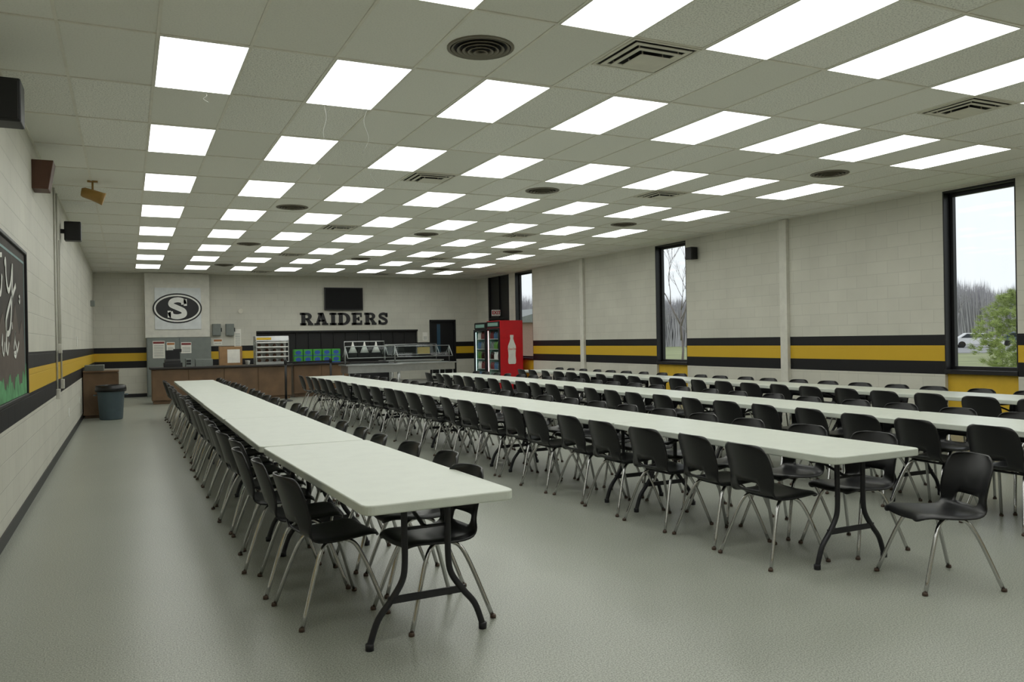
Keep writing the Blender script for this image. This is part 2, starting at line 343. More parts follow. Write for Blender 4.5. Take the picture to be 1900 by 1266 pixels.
# vents
g = G()
for k, r in enumerate((.205, .165, .125, .085, .045)):
    z = -.010-.007*k
    g.ring([(r-.012, z+.018), (r+.010, z-.002), (r+.006, z-.006), (r-.018, z+.012)], 32)
rv = g.mesh('rv', M['ventr'])
ro = G().ring([(.245, .0), (.245, -.008), (.225, -.014), (.218, 0)], 32).mesh('ro', M['ventr'])
rb = G().lathe([(.235, -.003), (.235, .004)], 32).mesh('rb', M['ventd'])
for x, y in ((2.36, 5.42), (2.36, 12.9), (2.36, 17.9), (2.36, 22.8), (5.41, 10.3), (5.41, 15.3), (5.41, 20.3), (8.46, 7.9), (8.46, 12.85), (8.46, 17.7), (8.46, 22.6)):
    t = thing('round_air_diffuser', 'round louvered metal air diffuser in ceiling tile', 'air vent', (x, y, CEIL+.012), group='round ceiling diffusers')
    obj('louver_rings', rv, t); obj('outer_ring', ro, t); obj('dark_throat', rb, t)
g = G(); b_ = G().box(-.28, -.28, -.004, .28, .28, .004)
def frame_sq(a, c, z0, z1):
    g.box(-a, -a, z0, a, -c, z1).box(-a, c, z0, a, a, z1).box(-a, -c, z0, -c, c, z1).box(c, -c, z0, a, c, z1)
frame_sq(.297, .272, -.012, 0)
frame_sq(.248, .212, -.018, -.012)
frame_sq(.190, .156, -.030, -.024)
g.box(-.128, -.128, -.050, .128, .128, -.042)
for k in range(3):
    a = (.23, .173, .09)[k]; z = (-.012, -.024, -.042)[k]
    for px in (-a, a):
        for py in (-a, a): g.box(px-.004, py-.004, z, px+.004, py+.004, -.002)
sv = g.mesh('sv', M['vent']); sb = b_.mesh('sb', M['ventd'])
for x in (3.58, 7.24):
    for k in range(5):
        t = thing('square_air_diffuser', 'square stepped metal air diffuser in ceiling tile', 'air vent', (x, 5.1+4.877*k, CEIL+.010), group='square ceiling diffusers')
        obj('louver_blades', sv, t); obj('dark_throat', sb, t)
thing('smoke_detector', 'round white smoke detector on ceiling', 'smoke detector', (6.13, 12.9, CEIL-.045), data=G().lathe([(.03, 0), (.075, .012), (.08, .04), (.085, .06)], 20).mesh('sd', M['white']))
for (x, y, L_, cu) in ((.33, 6.69, .16, .01), (1.62, 7.24, .38, .03), (2.01, 7.24, .4, -.05), (.62, 7.24, .08, .03), (2.63, 9.3, .25, .06), (2.1, 9.68, .2, -.03)):
    pts = crom([(0, 0, .008), (cu*.6, 0, -L_*.3), (-cu*.3, .01, -L_*.65), (cu, 0, -L_)], 5)
    thing('hanging_string', 'thin pale string dangling from ceiling grid', 'string', (x, y, CEIL), data=G().tube(pts, .0015, 5).mesh('s', M['string']), group='strings hanging from ceiling')

# ------------------------------------------------------------ chairs
prof = [(.226,.412,.150),(.220,.434,.190),(.178,.450,.211),(.08,.440,.217),(-.02,.432,.217),(-.10,.432,.216),(-.155,.443,.211),(-.190,.472,.206),(-.205,.500,.206),(-.214,.528,.208),(-.237,.61,.212),(-.259,.68,.210),(-.276,.735,.202),(-.287,.768,.184),(-.291,.780,.150)]
NT = 16; vs = []; fs = []
for i, (px, pz, wd) in enumerate(prof):
    for j in range(NT+1):
        t = -1+2*j/NT
        back = max(0, min(1, (pz-.44)/.10)) if i > 5 else 0
        X = px+.06*back*abs(t)**2.2; Z = pz+(1-back)*(.012*t*t-.018*max(0, abs(t)-.85)/.15)
        if i >= 12: Z -= .012*abs(t)**4
        vs.append((X, t*wd, Z))
for i in range(len(prof)-1):
    for j in range(NT):
        t = abs(-1+2*(j+.5)/NT)
        if i in (7, 8) and t < .45: continue
        k = i*(NT+1)+j; fs.append((k, k+1, k+NT+2, k+NT+1))
me = bpy.data.meshes.new('shell0'); me.from_pydata(vs, [], fs); me.update()
for p in me.polygons: p.use_smooth = True
me.materials.append(M['plastic'])
o = bpy.data.objects.new('tmp', me); C.objects.link(o)
md = o.modifiers.new('a', 'SUBSURF'); md.levels = 1; md.render_levels = 1
md = o.modifiers.new('s', 'SOLIDIFY'); md.thickness = .009; md.offset = 0
dg = bpy.context.evaluated_depsgraph_get(); dg.update()
shell = bpy.data.meshes.new_from_object(o.evaluated_get(dg)); bpy.data.objects.remove(o)
def leg(sx, sy):
    pts = crom([(.0*sx, .125*sy, .42), (.055*sx, .145*sy, .412), (.10*sx, .165*sy, .375), (.15*sx, .195*sy, .26), (.235*sx, .245*sy, .012)], 4)
    g = G().tube(pts, .0115, 8)
    g.lathe([(.010, .0), (.016, .002), (.016, .012), (.013, .02)], 10, (.238*sx, .247*sy, 0), 1)
    return g.mesh('leg', [M['chrome'], M['glide']])
legs = [leg(sx, sy) for sx in (1, -1) for sy in (1, -1)]
frame = G().tube([(.06, -.15, .412), (.06, .15, .412)], .009, 6).tube([(-.06, -.15, .412), (-.06, .15, .412)], .009, 6).tube([(-.1, -.13, .425), (.1, -.13, .425)], .008, 6).tube([(-.1, .13, .425), (.1, .13, .425)], .008, 6).mesh('fr', M['steelgray'])
CH = thing('stacking_chair', 'black plastic stacking chair with chrome legs, pulled out beyond table end', 'chair', (4.33, 3.28, 0), math.pi-.34)
obj('seat_shell', shell, CH)
for l in legs: obj('leg', l, CH)
obj('under_frame', frame, CH)
def chair(x, y, rz):
    c = dup(CH, (x, y, 0), rz); c['label'] = 'black molded plastic stacking chair with chrome legs tucked at long table'; c['group'] = 'black chairs along the white tables'; return c

# ------------------------------------------------------------ tables
def tabletop():
    W, Ln, r = .385, 1.215, .05
    poly = []
    for cx, cy, a0 in ((W-r, Ln-r, 0), (-W+r, Ln-r, 90), (-W+r, -Ln+r, 180), (W-r, -Ln+r, 270)):
        for k in range(6):
            a = math.radians(a0+k*18); poly.append((cx+r*math.cos(a), cy+r*math.sin(a)))
    return G().prism(poly, 'xy', .692, .74).mesh('top', M['top'], .008, 3)
ttm = tabletop()
def legframe(s):
    g = G(); y = s*.985
    for q in (-1, 1):
        pts = crom([(q*.115, y, .692), (q*.115, y, .55), (q*.115, y, .40), (q*.13, y, .31), (q*.19, y, .22), (q*.255, y, .14), (q*.29, y, .05), (q*.30, y, .012)], 4)
        g.tube(pts, .0165, 10)
        g.lathe([(.021, 0), (.022, .03), (.017, .034)], 10, (q*.30, y, 0))
    g.box(-.205, y-.006, .205, .205, y+.006, .24)
    g.tube([(-.34, y, .686), (.34, y, .686)], .014, 8)
    g.tube([(-.115, y, .56), (.115, y, .56)], .008, 6)
    g.tube([(0, y, .56), (0, y-s*.05, .56), (0, y-s*.42, .684)], .010, 6)
    return g.mesh('legs', M['steelgray'])
lf = [legframe(1), legframe(-1)]
TB = thing('folding_table', 'white plastic folding banquet table with gray steel legs', 'table', group='white folding tables in long rows')
obj('tabletop', ttm, TB); obj('leg_frame', lf[0], TB); obj('leg_frame', lf[1], TB)
first = True
def table(x, y, rz):
    global first
    if first: TB.location = (x, y, 0); TB.rotation_euler = (0, 0, rz); first = False; return TB
    return dup(TB, (x, y, 0), rz)
P = 2.44
rows = [(1.24, 1.24, 3.61), (4.21, 3.98, 3.56), (6.31, 6.63, 2.80), (8.88, 8.94, 3.0)]
def rowx(r, y):
    xn, xf, y0 = rows[r]
    return xn+(xf-xn)*(y-y0)/(6*P)
for r, (xn, xf, y0) in enumerate(rows):
    for k in range(6):
        yc = y0+P*k+P/2
        if r == 0 and k == 0: table(1.29, yc-.02, .036); continue
        rz = -math.atan2(xf-xn, 6*P)+random.uniform(-.004, .004)
        table(rowx(r, yc)+random.uniform(-.008, .008), yc, rz)
starts = {(0, -1): (4.50, 23), (0, 1): (4.17, 24), (1, -1): (4.12, 24), (1, 1): (4.08, 24), (2, -1): (3.35, 24), (2, 1): (3.2, 24), (3, -1): (3.4, 24), (3, 1): (3.5, 24)}
for (r, s), (y0, n) in starts.items():
    for k in range(n):
        j = 0 if (k == 0 and r == 0) else 1
        y = y0+k*.602+random.uniform(-.02, .02)*j
        if y > rows[r][2]+6*P-.2: continue
        cx = rowx(r, y)+(.06 if r == 0 and y < 5.5 else 0)
        x = cx+s*((.25 if (r == 0 and s > 0) else .31)+random.uniform(-.03, .035)*j)
        if r == 0 and s > 0 and k == 0: x = 1.47
        rz = (0 if s < 0 else math.pi)+random.uniform(-.1, .1)
        if r == 0 and k == 0: rz = .12 if s < 0 else math.pi+.12
        chair(x, y, rz)
CH.scale = (1, 1, .96)

# ------------------------------------------------------------ far wall items
def stroke(g, pts, w, d0, d1, ox, oz, sx, sz, plane='xz'):
    pts = [Vector((p[0]*sx, p[1]*sz)) for p in pts]
    L, R_ = [], []
    for i, p in enumerate(pts):
        d = (pts[min(i+1, len(pts)-1)]-pts[max(i-1, 0)]).normalized(); nn = Vector((-d.y, d.x)); ww = w[i] if isinstance(w, list) else w
        L.append(p+nn*ww/2); R_.append(p-nn*ww/2)
    for i in range(len(pts)-1):
        g.prism([(ox+q.x, oz+q.y) for q in (L[i], L[i+1], R_[i+1], R_[i])], plane, d0, d1)
SPTS = [(.80, .70, 0), (.74, .86, 0), (.5, .915, 0), (.26, .84, 0), (.22, .67, 0), (.48, .53, 0), (.76, .38, 0), (.78, .18, 0), (.5, .085, 0), (.24, .14, 0), (.16, .32, 0)]
def letter(ch, ox, oz, w, h, d0, d1):
    g = G()
    B = lambda a, b, c, d: g.box(ox+a*w, min(d0, d1), oz+b*h, ox+c*w, max(d0, d1), oz+d*h)
    Q = lambda pl: g.prism([(ox+a*w, oz+b*h) for a, b in pl], 'xz', d0, d1)
    def bowl(cx, cz, rx, rz, ix, iz):
        n = 10
        for k in range(n):
            a, b = [math.radians(-90+180*(k+q)/n) for q in (0, 1)]
            Q([(cx+ix*math.cos(a), cz+iz*math.sin(a)), (cx+rx*math.cos(a), cz+rz*math.sin(a)), (cx+rx*math.cos(b), cz+rz*math.sin(b)), (cx+ix*math.cos(b), cz+iz*math.sin(b))])
    if ch == 'R':
        B(.1, 0, .4, 1); B(0, 0, .48, .17); B(0, .83, .4, 1); B(.4, .83, .52, 1); B(.4, .42, .52, .57)
        bowl(.52, .71, .38, .29, .12, .13); Q([(.42, .5), (.70, .5), (.94, .16), (.62, .16)]); B(.6, 0, 1.0, .17)
    if ch == 'A':
        Q([(.38, 1), (.60, 1), (.35, .1), (.11, .1)]); Q([(.38, 1), (.67, 1), (.93, .1), (.62, .1)]); B(.28, .29, .74, .43); B(0, 0, .42, .16); B(.56, 0, 1.02, .16); B(.26, .86, .62, 1)
    if ch == 'I': B(.25, 0, .75, 1); B(.05, 0, .95, .17); B(.05, .83, .95, 1)
    if ch == 'D':
        B(.1, 0, .4, 1); B(0, 0, .46, .17); B(0, .83, .46, 1); bowl(.46, .5, .53, .5, .23, .33)
    if ch == 'E':
        B(.1, 0, .4, 1); B(0, 0, .9, .17); B(0, .83, .88, 1); B(.4, .43, .66, .58); B(.75, .17, .9, .36); B(.73, .64, .88, .83); B(.57, .34, .67, .67)
    if ch == 'S':
        stroke(g, crom(SPTS, 3), .21*h, d0, d1, ox, oz, w, h); B(.76, .62, .9, .98); B(.08, .02, .22, .38)
    return g
WL = thing('wall_lettering', 'black slab serif letters spelling RAIDERS on cream wall', 'sign', (0, 0, 0))
cur = 4.94
for ch, wd in zip('RAIDERS', (.445, .475, .27, .455, .42, .445, .41)):
    obj('letter', letter(ch, cur, 2.05, wd*.91, .395, YF-.03, YF).mesh('l'+ch, M['black']), WL); cur += wd
def ell(cx, cz, rx, rz, n=48): return [(cx+rx*math.cos(2*math.pi*k/n), cz+rz*math.sin(2*math.pi*k/n)) for k in range(n)]
ES = thing('emblem_sign', 'pale square sign with black oval emblem and white letter S', 'sign')
obj('sign_board', G().box(.73, 25.675, 1.95, 1.99, 25.7, 3.17).mesh('sb', M['sboard'], .003), ES)
obj('oval_rim', G().prism(ell(1.345, 2.57, .67, .44), 'xz', 25.667, 25.675).mesh('o', M['black']), ES)
obj('oval_ring', G().prism(ell(1.345, 2.57, .63, .40), 'xz', 25.662, 25.667).mesh('o', M['white']), ES)
obj('oval_field', G().prism(ell(1.345, 2.57, .585, .355), 'xz', 25.657, 25.662).mesh('o', M['black']), ES)
g = G(); sx, sz = .60, .60; ox, oz = 1.345-.5*sx, 2.57-.5*sz
stroke(g, crom(SPTS, 6), .145, 25.650, 25.657, ox, oz, sx, sz)
for q in ((.78, .62, .93, .95), (.05, .05, .20, .38)): g.box(ox+q[0]*sx, 25.650, oz+q[1]*sz, ox+q[2]*sx, 25.657, oz+q[3]*sz)
obj('letter_s', g.mesh('s', M['white']), ES)
TV = thing('television', 'black flat screen television mounted on cream wall', 'television')
obj('tv_body', G().box(5.7, 25.9, 2.52, 6.95, 25.96, 3.25).mesh('tv', M['black'], .01), TV)
obj('screen', G().box(5.73, 25.893, 2.56, 6.92, 25.901, 3.22).mesh('s', M['screen']), TV)
obj('wall_bracket', G().box(6.1, 25.96, 2.7, 6.55, YF, 3.05).mesh('b', M['steelgray']), TV)
mc = thing('metal_cabinet', 'gray metal cabinet with notices taped on its doors', 'cabinet')
obj('cabinet_body', G().box(.5, 25.62, 0, 2.25, 25.99, 1.71).mesh('mc', M['gray'], .006), mc)
obj('door', G().box(.52, 25.60, .05, 1.36, 25.62, 1.69).mesh('d', M['gray'], .004), mc); obj('door', G().box(1.39, 25.60, .05, 2.23, 25.62, 1.69).mesh('d', M['gray'], .004), mc)
def poster(x0, z0, x1, z1, y, pm, head=None, grp=None, label='white printed notice taped up flat'):
    t = thing('notice', label, 'poster', group=grp)
    obj('sheet', G().box(x0, y-.004, z0, x1, y, z1).mesh('p', pm), t)
    if head: obj('printed_band', G().box(x0+.01, y-.006, z1-.08, x1-.01, y-.004, z1-.02).mesh('p', head), t)
    g = G(); z = z0+.04
    while z < z1-.12: g.box(x0+.03, y-.005, z, x1-.03, y-.004, z+.012); z += .04
    obj('printed_lines', g.mesh('p', M['gray']), t)
    return t
poster(.66, 1.12, .98, 1.62, 25.60, M['paper'], M['maroon'], 'notices on gray cabinet'); poster(1.03, 1.22, 1.25, 1.58, 25.60, M['paper'], M['orange'], 'notices on gray cabinet'); poster(1.42, 1.25, 1.7, 1.57, 25.60, M['paper'], M['maroon'], 'notices on gray cabinet')
poster(2.95, 1.4, 3.15, 1.95, 26.0, M['paper'], None, None); poster(2.35, 1.48, 2.6, 1.66, 26.0, M['paper'], M['orange'])
poster(9.0, 1.5, 9.18, 1.78, 26.0, M['paper'], None, None)
for x in (2.32, 2.70):
    t = thing('electrical_box', 'gray electrical disconnect box on wall', 'electrical box', (x, YF, 1.75), group='gray electrical boxes')
    obj('box_body', G().box(0, -.12, 0, .24, 0, .36).mesh('e', M['gray'], .008), t); obj('box_cover', G().box(.015, -.132, .02, .225, -.12, .34).mesh('e', M['gray'], .004), t)
    obj('lever', G().box(.24, -.1, .12, .27, -.06, .24).mesh('e', M['black'], .004), t)
thing('wall_clock', 'small round pale disk on cream wall', 'wall clock', data=G().prism(ell(3.15, 2.5, .075, .075, 24), 'xz', 25.96, 26.0).mesh('c', M['vent'], .004))
thing('wall_bell', 'small box alarm on wall', 'alarm', data=G().box(-.86, 23.9, 2.55, -.76, 24.1, 2.7).mesh('c', M['gray'], .01))

# ------------------------------------------------------------ counters
def counter(x0, x1, y0, y1, h, label):
    t = thing('serving_counter', label, 'counter')
    g = G().box(x0, y0+.02, 0.08, x1, y1, h-.05); g.box(x0+.03, y0+.06, 0, x1-.03, y1-.02, .08)
    obj('counter_body', g.mesh('c', M['wood'], .004), t)
    n = max(1, round((x1-x0)/.85)); d = (x1-x0)/n
    for k in range(n): obj('front_panel', G().box(x0+k*d+.01, y0, .1, x0+(k+1)*d-.01, y0+.02, h-.06).mesh('p', M['wood'], .005), t)
    thing('countertop', 'dark laminate countertop with overhang', 'countertop', data=G().box(x0-.05, y0-.07, h-.05, x1+.05, y1+.03, h).mesh('ct', M['darktop'], .008))
counter(.54, 3.98, 22.3, 23.05, .93, 'brown wood paneled serving counter')
counter(4.12, 5.65, 22.75, 23.5, .93, 'brown wood counter section below drink cartons')
t = thing('cash_register', 'black point of sale register on counter', 'cash register', (1.05, 22.6, .93))
obj('cash_drawer', G().box(-.22, -.2, 0, .22, .2, .11).mesh('r', M['black'], .008), t)
obj('keyboard', G().prism([(-.16, .11), (.1, .11), (.1, .2), (-.16, .15)], 'yz', -.2, .18).mesh('r', M['plastic'], .004), t)
obj('screen', G().prism([(-.04, .2), (.0, .2), (.10, .42), (.06, .43)], 'yz', -.17, .17).mesh('r', M['screen'], .004), t)
obj('customer_display', G().tube([(.12, .12, .11), (.12, .12, .4)], .012).box(.02, .1, .38, .22, .14, .46).mesh('r', M['black']), t)
t = thing('menu_box', 'light wooden box with white menu sheet on counter', 'box', (2.2, 22.75, .93))
obj('box_body', G().box(0, 0, 0, .58, .22, .5).mesh('m', M['lwood'], .006), t)
obj('menu_sheet', G().box(.2, -.006, .06, .52, 0, .42).mesh('m', M['paper']), t)
trm = G().prism([(-.2, 0), (.2, 0), (.22, .03), (-.22, .03)], 'xz', -.15, .15).mesh('tr', M['gray'], .004)
for k in range(6): thing('serving_tray', 'gray plastic serving tray in a stack on counter', 'tray', (1.8, 22.65, .93+.0305*k), data=trm, group='stacked serving trays')
cupm = G().lathe([(.03, 0), (.042, .11), (.045, .115)], 12).mesh('cup', M['white'])
for k in range(4): thing('paper_cup', 'white paper cup standing on counter', 'cup', (2.9, 22.45+.12*k, .93), data=cupm, group='paper cups on counter')
t = thing('condiment_organizer', 'gray slotted condiment organizer on counter', 'organizer', (1.42, 22.6, .93))
obj('organizer_body', G().box(-.07, -.14, 0, .07, .14, .2).mesh('o', M['gray'], .006), t)
for z in (.05, .12): obj('slot', G().box(-.055, -.146, z, .055, -.14, z+.05).mesh('o', M['dark']), t)
# display case
t = thing('food_display_case', 'white countertop food warmer case with wire shelves', 'food warmer', (3.08, 22.35, .93))
g = G().box(0, 0, 0, .86, .5, .07)
g.prism([(.0, .62), (.5, .62), (.5, .76), (.06, .76)], 'yz', 0, .86)
for x in (0, .835):
    for y in (0, .475): g.box(x, y, .07, x+.025, y+.025, .66)
g.box(.025, .485, .07, .835, .5, .66)
obj('case_frame', g.mesh('c', M['steel'], .004), t)
for z in (.20, .33, .46, .58): obj('shelf', G().box(.025, .02, z, .835, .485, z+.012).box(.025, .005, z-.005, .835, .02, z+.022).mesh('s', M['white']), t)
obj('price_strip', G().box(.02, .012, .66, .40, .03, .72).mesh('s', M['yellow']), t)
obj('glass_side', G().box(-.004, .03, .07, .0, .47, .62).mesh('s', M['glass']), t)
bag = G().lathe([(.03, 0), (.05, .02), (.04, .065), (.01, .08)], 10).mesh('bag', M['brownbox'])
for z in (.07, .212, .342, .472):
    for k in range(4): thing('wrapped_snack', 'small wrapped snack on warmer shelf', 'snack', (3.2+.2*k, 22.6, .93+z), data=bag, group='snacks in the warmer case')
cb = G().box(0, 0, 0, .24, .2, .19).mesh('cb', M['green'], .004); cl = G().prism(ell(.12, .1, .08, .055, 20), 'xz', -.003, 0).mesh('cl', M['blue']); cs = G().box(.0, -.002, .0, .24, 0, .03).mesh('cs', M['blue'])
for r in range(2):
    for k in range(5):
        t = thing('drink_carton', 'green and blue printed soft drink carton stacked on counter', 'carton', (4.16+.262*k, 22.85, .93+.19*r), group='stacked drink cartons')
        obj('carton_box', cb, t); obj('printed_oval', cl, t); obj('printed_band', cs, t)
t = thing('heat_lamp_station', 'black serving shelf with white cone shaped heat lamps', 'heat lamp', (5.75, 23.3, 0))
obj('station_body', G().box(-.05, 0, 0, 1.25, .6, .9).mesh('h', M['black'], .006), t)
obj('rail', G().tube([(0, .3, .9), (0, .3, 1.5), (1.2, .3, 1.5), (1.2, .3, .9)], .018).mesh('r', M['steel']), t)
for x in (.25, .6, .95):
    obj('lamp_shade', G().lathe([(.13, 1.17), (.035, 1.40), (.015, 1.5)], 16, (x, .3, 0)).mesh('l', M['white']), t)
def salad(x, y, ww, lab, h=.9):
    t = thing('serving_cart', lab, 'serving cart', (x, y, 0))
    obj('cart_tub', G().box(0, 0, h-.22, ww, .75, h).box(-.06, -.05, h-.03, ww+.06, .8, h).mesh('c', M['steel'], .006), t)
    obj('lower_shelf', G().box(.04, .04, .28, ww-.04, .7, .31).mesh('c', M['steel'], .003), t)
    for px in (.05, ww-.05):
        for py in (.05, .7):
            obj('leg', G().tube([(px, py, .09), (px, py, h-.2)], .02).lathe([(.01, 0), (.045, .02), (.05, .05), (.045, .08), (.01, .1)], 12, (px, py, 0)).mesh('l', M['steel']), t)
    g = G()
    for px in (.03, ww-.03): g.tube([(px, .38, h), (px, .38, h+.45)], .014); g.tube([(px, .1, h+.17), (px, .38, h+.47), (px, .66, h+.2)], .012)
    g.tube([(.03, .38, h+.47), (ww-.03, .38, h+.47)], .012); g.tube([(.03, .1, h+.17), (ww-.03, .1, h+.17)], .008)
    obj('guard_frame', g.mesh('g', M['steel']), t)
    gg = G()
    gg.prism([(.08, h+.16), (.085, h+.155), (.375, h+.47), (.37, h+.475)], 'yz', .03, ww-.03)
    gg.prism([(.66, h+.2), (.665, h+.205), (.39, h+.475), (.385, h+.47)], 'yz', .03, ww-.03)
    obj('sneeze_guard', gg.mesh('g', M['glass']), t)
    g = G()
    for k in range(3): g.box(.1+k*(ww-.2)/3, .12, h, .06+(k+1)*(ww-.2)/3, .62, h+.008)
    obj('food_wells', g.mesh('w', M['gray']), t)
salad(5.1, 20.6, 1.4, 'stainless steel salad bar cart with glass sneeze guard')
salad(6.85, 21.9, 1.7, 'stainless steel serving line cart with glass guard', .88)
salad(7.0, 23.4, 1.7, 'steel hot food line unit with glass guard', .92)
for x, y in ((3.66, 21.3), (5.0, 22.1)):
    t = thing('stanchion', 'black belt barrier post on round base', 'stanchion', (x, y, 0), group='queue barrier posts')
    obj('base', G().lathe([(.17, 0), (.17, .015), (.04, .05), (.03, .06)], 24).mesh('b', M['black']), t)
    obj('post', G().tube([(0, 0, .05), (0, 0, 1.0)], .03, 14).lathe([(.04, .95), (.04, 1.05), (.02, 1.07)], 14).mesh('p', M['black']), t)
g = G(); dx, dy = 5.0-3.66, .8; ln = math.hypot(dx, dy)
g.box(.03, -.002, .96, ln-.03, .002, 1.01)
thing('barrier_belt', 'black retractable belt stretched between posts', 'belt', (3.66, 21.3, .0), math.atan2(dy, dx), data=g.mesh('belt', M['black']))

# coolers
bot_prof = [(.030, 0), (.036, .01), (.036, .13), (.03, .16), (.014, .20), (.014, .225)]
bots = [G().lathe(bot_prof, 8).mesh('bot', M[k]) for k in ('cola', 'lime', 'gray', 'sky', 'maroon', 'white')]
for ci, (y0, y1, h) in enumerate(((22.0, 22.98, 2.06), (23.02, 23.95, 2.03))):
    t = thing('drink_cooler', 'glass door drink cooler with red side panel' if ci == 0 else 'glass door drink cooler stocked with bottles', 'refrigerator', group='drink coolers')
    g = G().box(10.75, y0, 0, 10.8, y1, h).box(10.05, y0, 0, 10.75, y0+.04, h).box(10.05, y1-.04, 0, 10.75, y1, h).box(10.05, y0+.04, 0, 10.75, y1-.04, .2).box(10.05, y0+.04, h-.22, 10.75, y1-.04, h)
    obj('cooler_body', g.mesh('c', M['red'] if ci == 0 else M['black'], .006), t)
    obj('header_panel', G().box(10.03, y0+.02, h-.2, 10.05, y1-.02, h-.02).mesh('hd', M['dark']), t)
    obj('header_graphic', G().box(10.027, y0+.12, h-.16, 10.03, y1-.12, h-.06).mesh('hd', M['liner_in']), t)
    obj('cooler_lining', G().box(10.74, y0+.04, .2, 10.75, y1-.04, h-.22).box(10.1, y0+.04, .2, 10.74, y0+.045, h-.22).box(10.1, y1-.045, .2, 10.74, y1-.04, h-.22).mesh('ln', M['liner_in']), t)
    d = obj('door', G().box(10.0, y0+.01, .2, 10.05, y0+.05, h-.22).box(10.0, y1-.05, .2, 10.05, y1-.01, h-.22).box(10.0, y0+.05, .2, 10.05, y1-.05, .25).box(10.0, y0+.05, h-.27, 10.05, y1-.05, h-.22).mesh('d', M['steelgray'], .004), t)
    obj('glass_pane', G().box(10.02, y0+.05, .25, 10.024, y1-.05, h-.27).mesh('g', M['glass']), d)
    obj('light_strip', G().box(10.06, y0+.045, .3, 10.075, y0+.055, h-.3).box(10.06, y1-.055, .3, 10.075, y1-.045, h-.3).mesh('l', M['coolglow']), t)
    for k in range(5):
        z = .26+k*.31
        obj('shelf', G().box(10.1, y0+.045, z, 10.7, y1-.045, z+.012).mesh('s', M['white']), t)
        for j in range(9):
            thing('bottle', 'colored soft drink bottle on cooler shelf', 'bottle', (10.14, y0+.12+j*(y1-y0-.24)/8, z+.012), data=bots[(k*2+j//3+ci) % 6], group='bottles in the drink coolers')
    if ci == 0:
        pf = [(.0, 0), (.10, 0), (.125, .03), (.13, .12), (.115, .24), (.12, .36), (.135, .46), (.125, .55), (.07, .68), (.048, .76), (.05, .80), (.056, .81), (.056, .87), (.0, .87)]
        poly = [(10.43+a, .75+b) for a, b in pf]+[(10.43-a, .75+b) for a, b in pf[::-1][1:-1]]
        obj('bottle_graphic', G().prism(poly, 'xz', y0-.006, y0).mesh('bg', M['white']), t)
        obj('printed_script', textmesh('Coca-Cola', .085, .001, 0, .3, M['red'], xs=.72), t, (10.43, y0-.008, 1.2), (math.pi/2, 0, 0))
t = thing('exit_sign', 'white exit sign with red letters', 'exit sign', (10.85, 24.05, 2.36))
obj('sign_body', G().box(-.15, -.02, -.1, .15, .02, .1).mesh('e', M['white'], .006), t)
obj('printed_letters', textmesh('EXIT', .15, .001, .004, 0, M['red']), t, (0, -.023, 0), (math.pi/2, 0, 0))

# ------------------------------------------------------------ left wall items
t = thing('mural_board', 'black framed chalk style mural with white script and green leaves', 'framed picture')
MY0, MY1, MZ0, MZ1 = 5.9, 8.63, 1.04, 2.36; X0 = XL
g = G().box(X0, MY0, MZ0, X0+.04, MY0+.035, MZ1).box(X0, MY1-.035, MZ0, X0+.04, MY1, MZ1).box(X0, MY0+.035, MZ0, X0+.04, MY1-.035, MZ0+.03).box(X0, MY0+.035, MZ1-.03, X0+.04, MY1-.035, MZ1)
obj('frame', g.mesh('f', M['black'], .006), t)
obj('board', G().box(X0, MY0+.035, MZ0+.03, X0+.02, MY1-.035, MZ1-.03).mesh('b', M['chalk']), t)
obj('painted_border', G().box(X0+.02, MY0+.08, MZ1-.12, X0+.022, MY1-.1, MZ1-.10).box(X0+.02, MY1-.12, MZ0+.1, X0+.022, MY1-.10, MZ1-.12).mesh('b', M['teal']), t)
poly = [(MY0+.1, 1.075), (MY1-.13, 1.075), (MY1-.13, 1.5), (8.3, 1.72), (8.1, 1.6), (7.85, 1.85), (7.5, 1.5), (7.1, 1.75), (6.6, 1.45), (6.2, 1.6), (MY0+.1, 1.4)]
obj('painted_hills', G().prism(poly, 'yz', X0+.02, X0+.022).mesh('b', M['mount']), t)
poly = [(MY0+.04, 1.072)]+[(MY0+.04+i*.066, 1.2+.05*math.sin(i*.9)+.035*math.sin(i*2.3)+random.uniform(0, .02)) for i in range(1, 39)]+[(MY1-.06, 1.34), (MY1-.04, 1.072)]
obj('painted_leaves', G().prism(poly, 'yz', X0+.022, X0+.024).mesh('b', M['mgreen']), t)
def S(pts, ox, oz, sx, sz, w=.028):
    g = G(); stroke(g, crom([(a, b, 0) for a, b in pts], 6), w, X0+.0245, X0+.0265, ox, oz, sx, sz, 'yz'); obj('painted_letter', g.mesh('sc', M['textw']), t)
S([(-.15, .35), (.05, .5), (.3, 1.05), (.22, .45), (.28, .08), (.45, .1), (.6, .4)], 6.8, 1.86, .45, .42, .04)
S([(0, .66), (.3, .72), (.62, .76)], 6.8, 1.86, .45, .42, .035)
S([(.0, .55), (.08, .62), (.1, .35), (.25, .15), (.45, .3), (.6, .62), (.52, .1), (.35, -.45), (.1, -.55), (.05, -.35), (.35, -.05), (.85, .3)], 7.22, 1.86, .78, .48, .045)
S([(0, 0), (.05, .03), (.1, 0), (.05, -.03), (0, 0)], 8.1, 1.9, .5, .5, .05)
S([(0, .3), (.12, .62), (.1, .2), (.25, .05), (.45, .4)], 7.0, 1.42, .38, .26, .026)
S([(.3, .1), (.5, .95), (.42, .3), (.55, .05), (.8, .35)], 7.1, 1.42, .38, .3, .026)
S([(0, .95), (.06, .75)], 7.6, 1.44, .34, .26, .028)
S([(0, .2), (.3, .7), (.2, .45), (.42, .2), (.25, .0), (.02, .1), (.5, .15), (.8, .4)], 7.7, 1.41, .42, .3, .028)
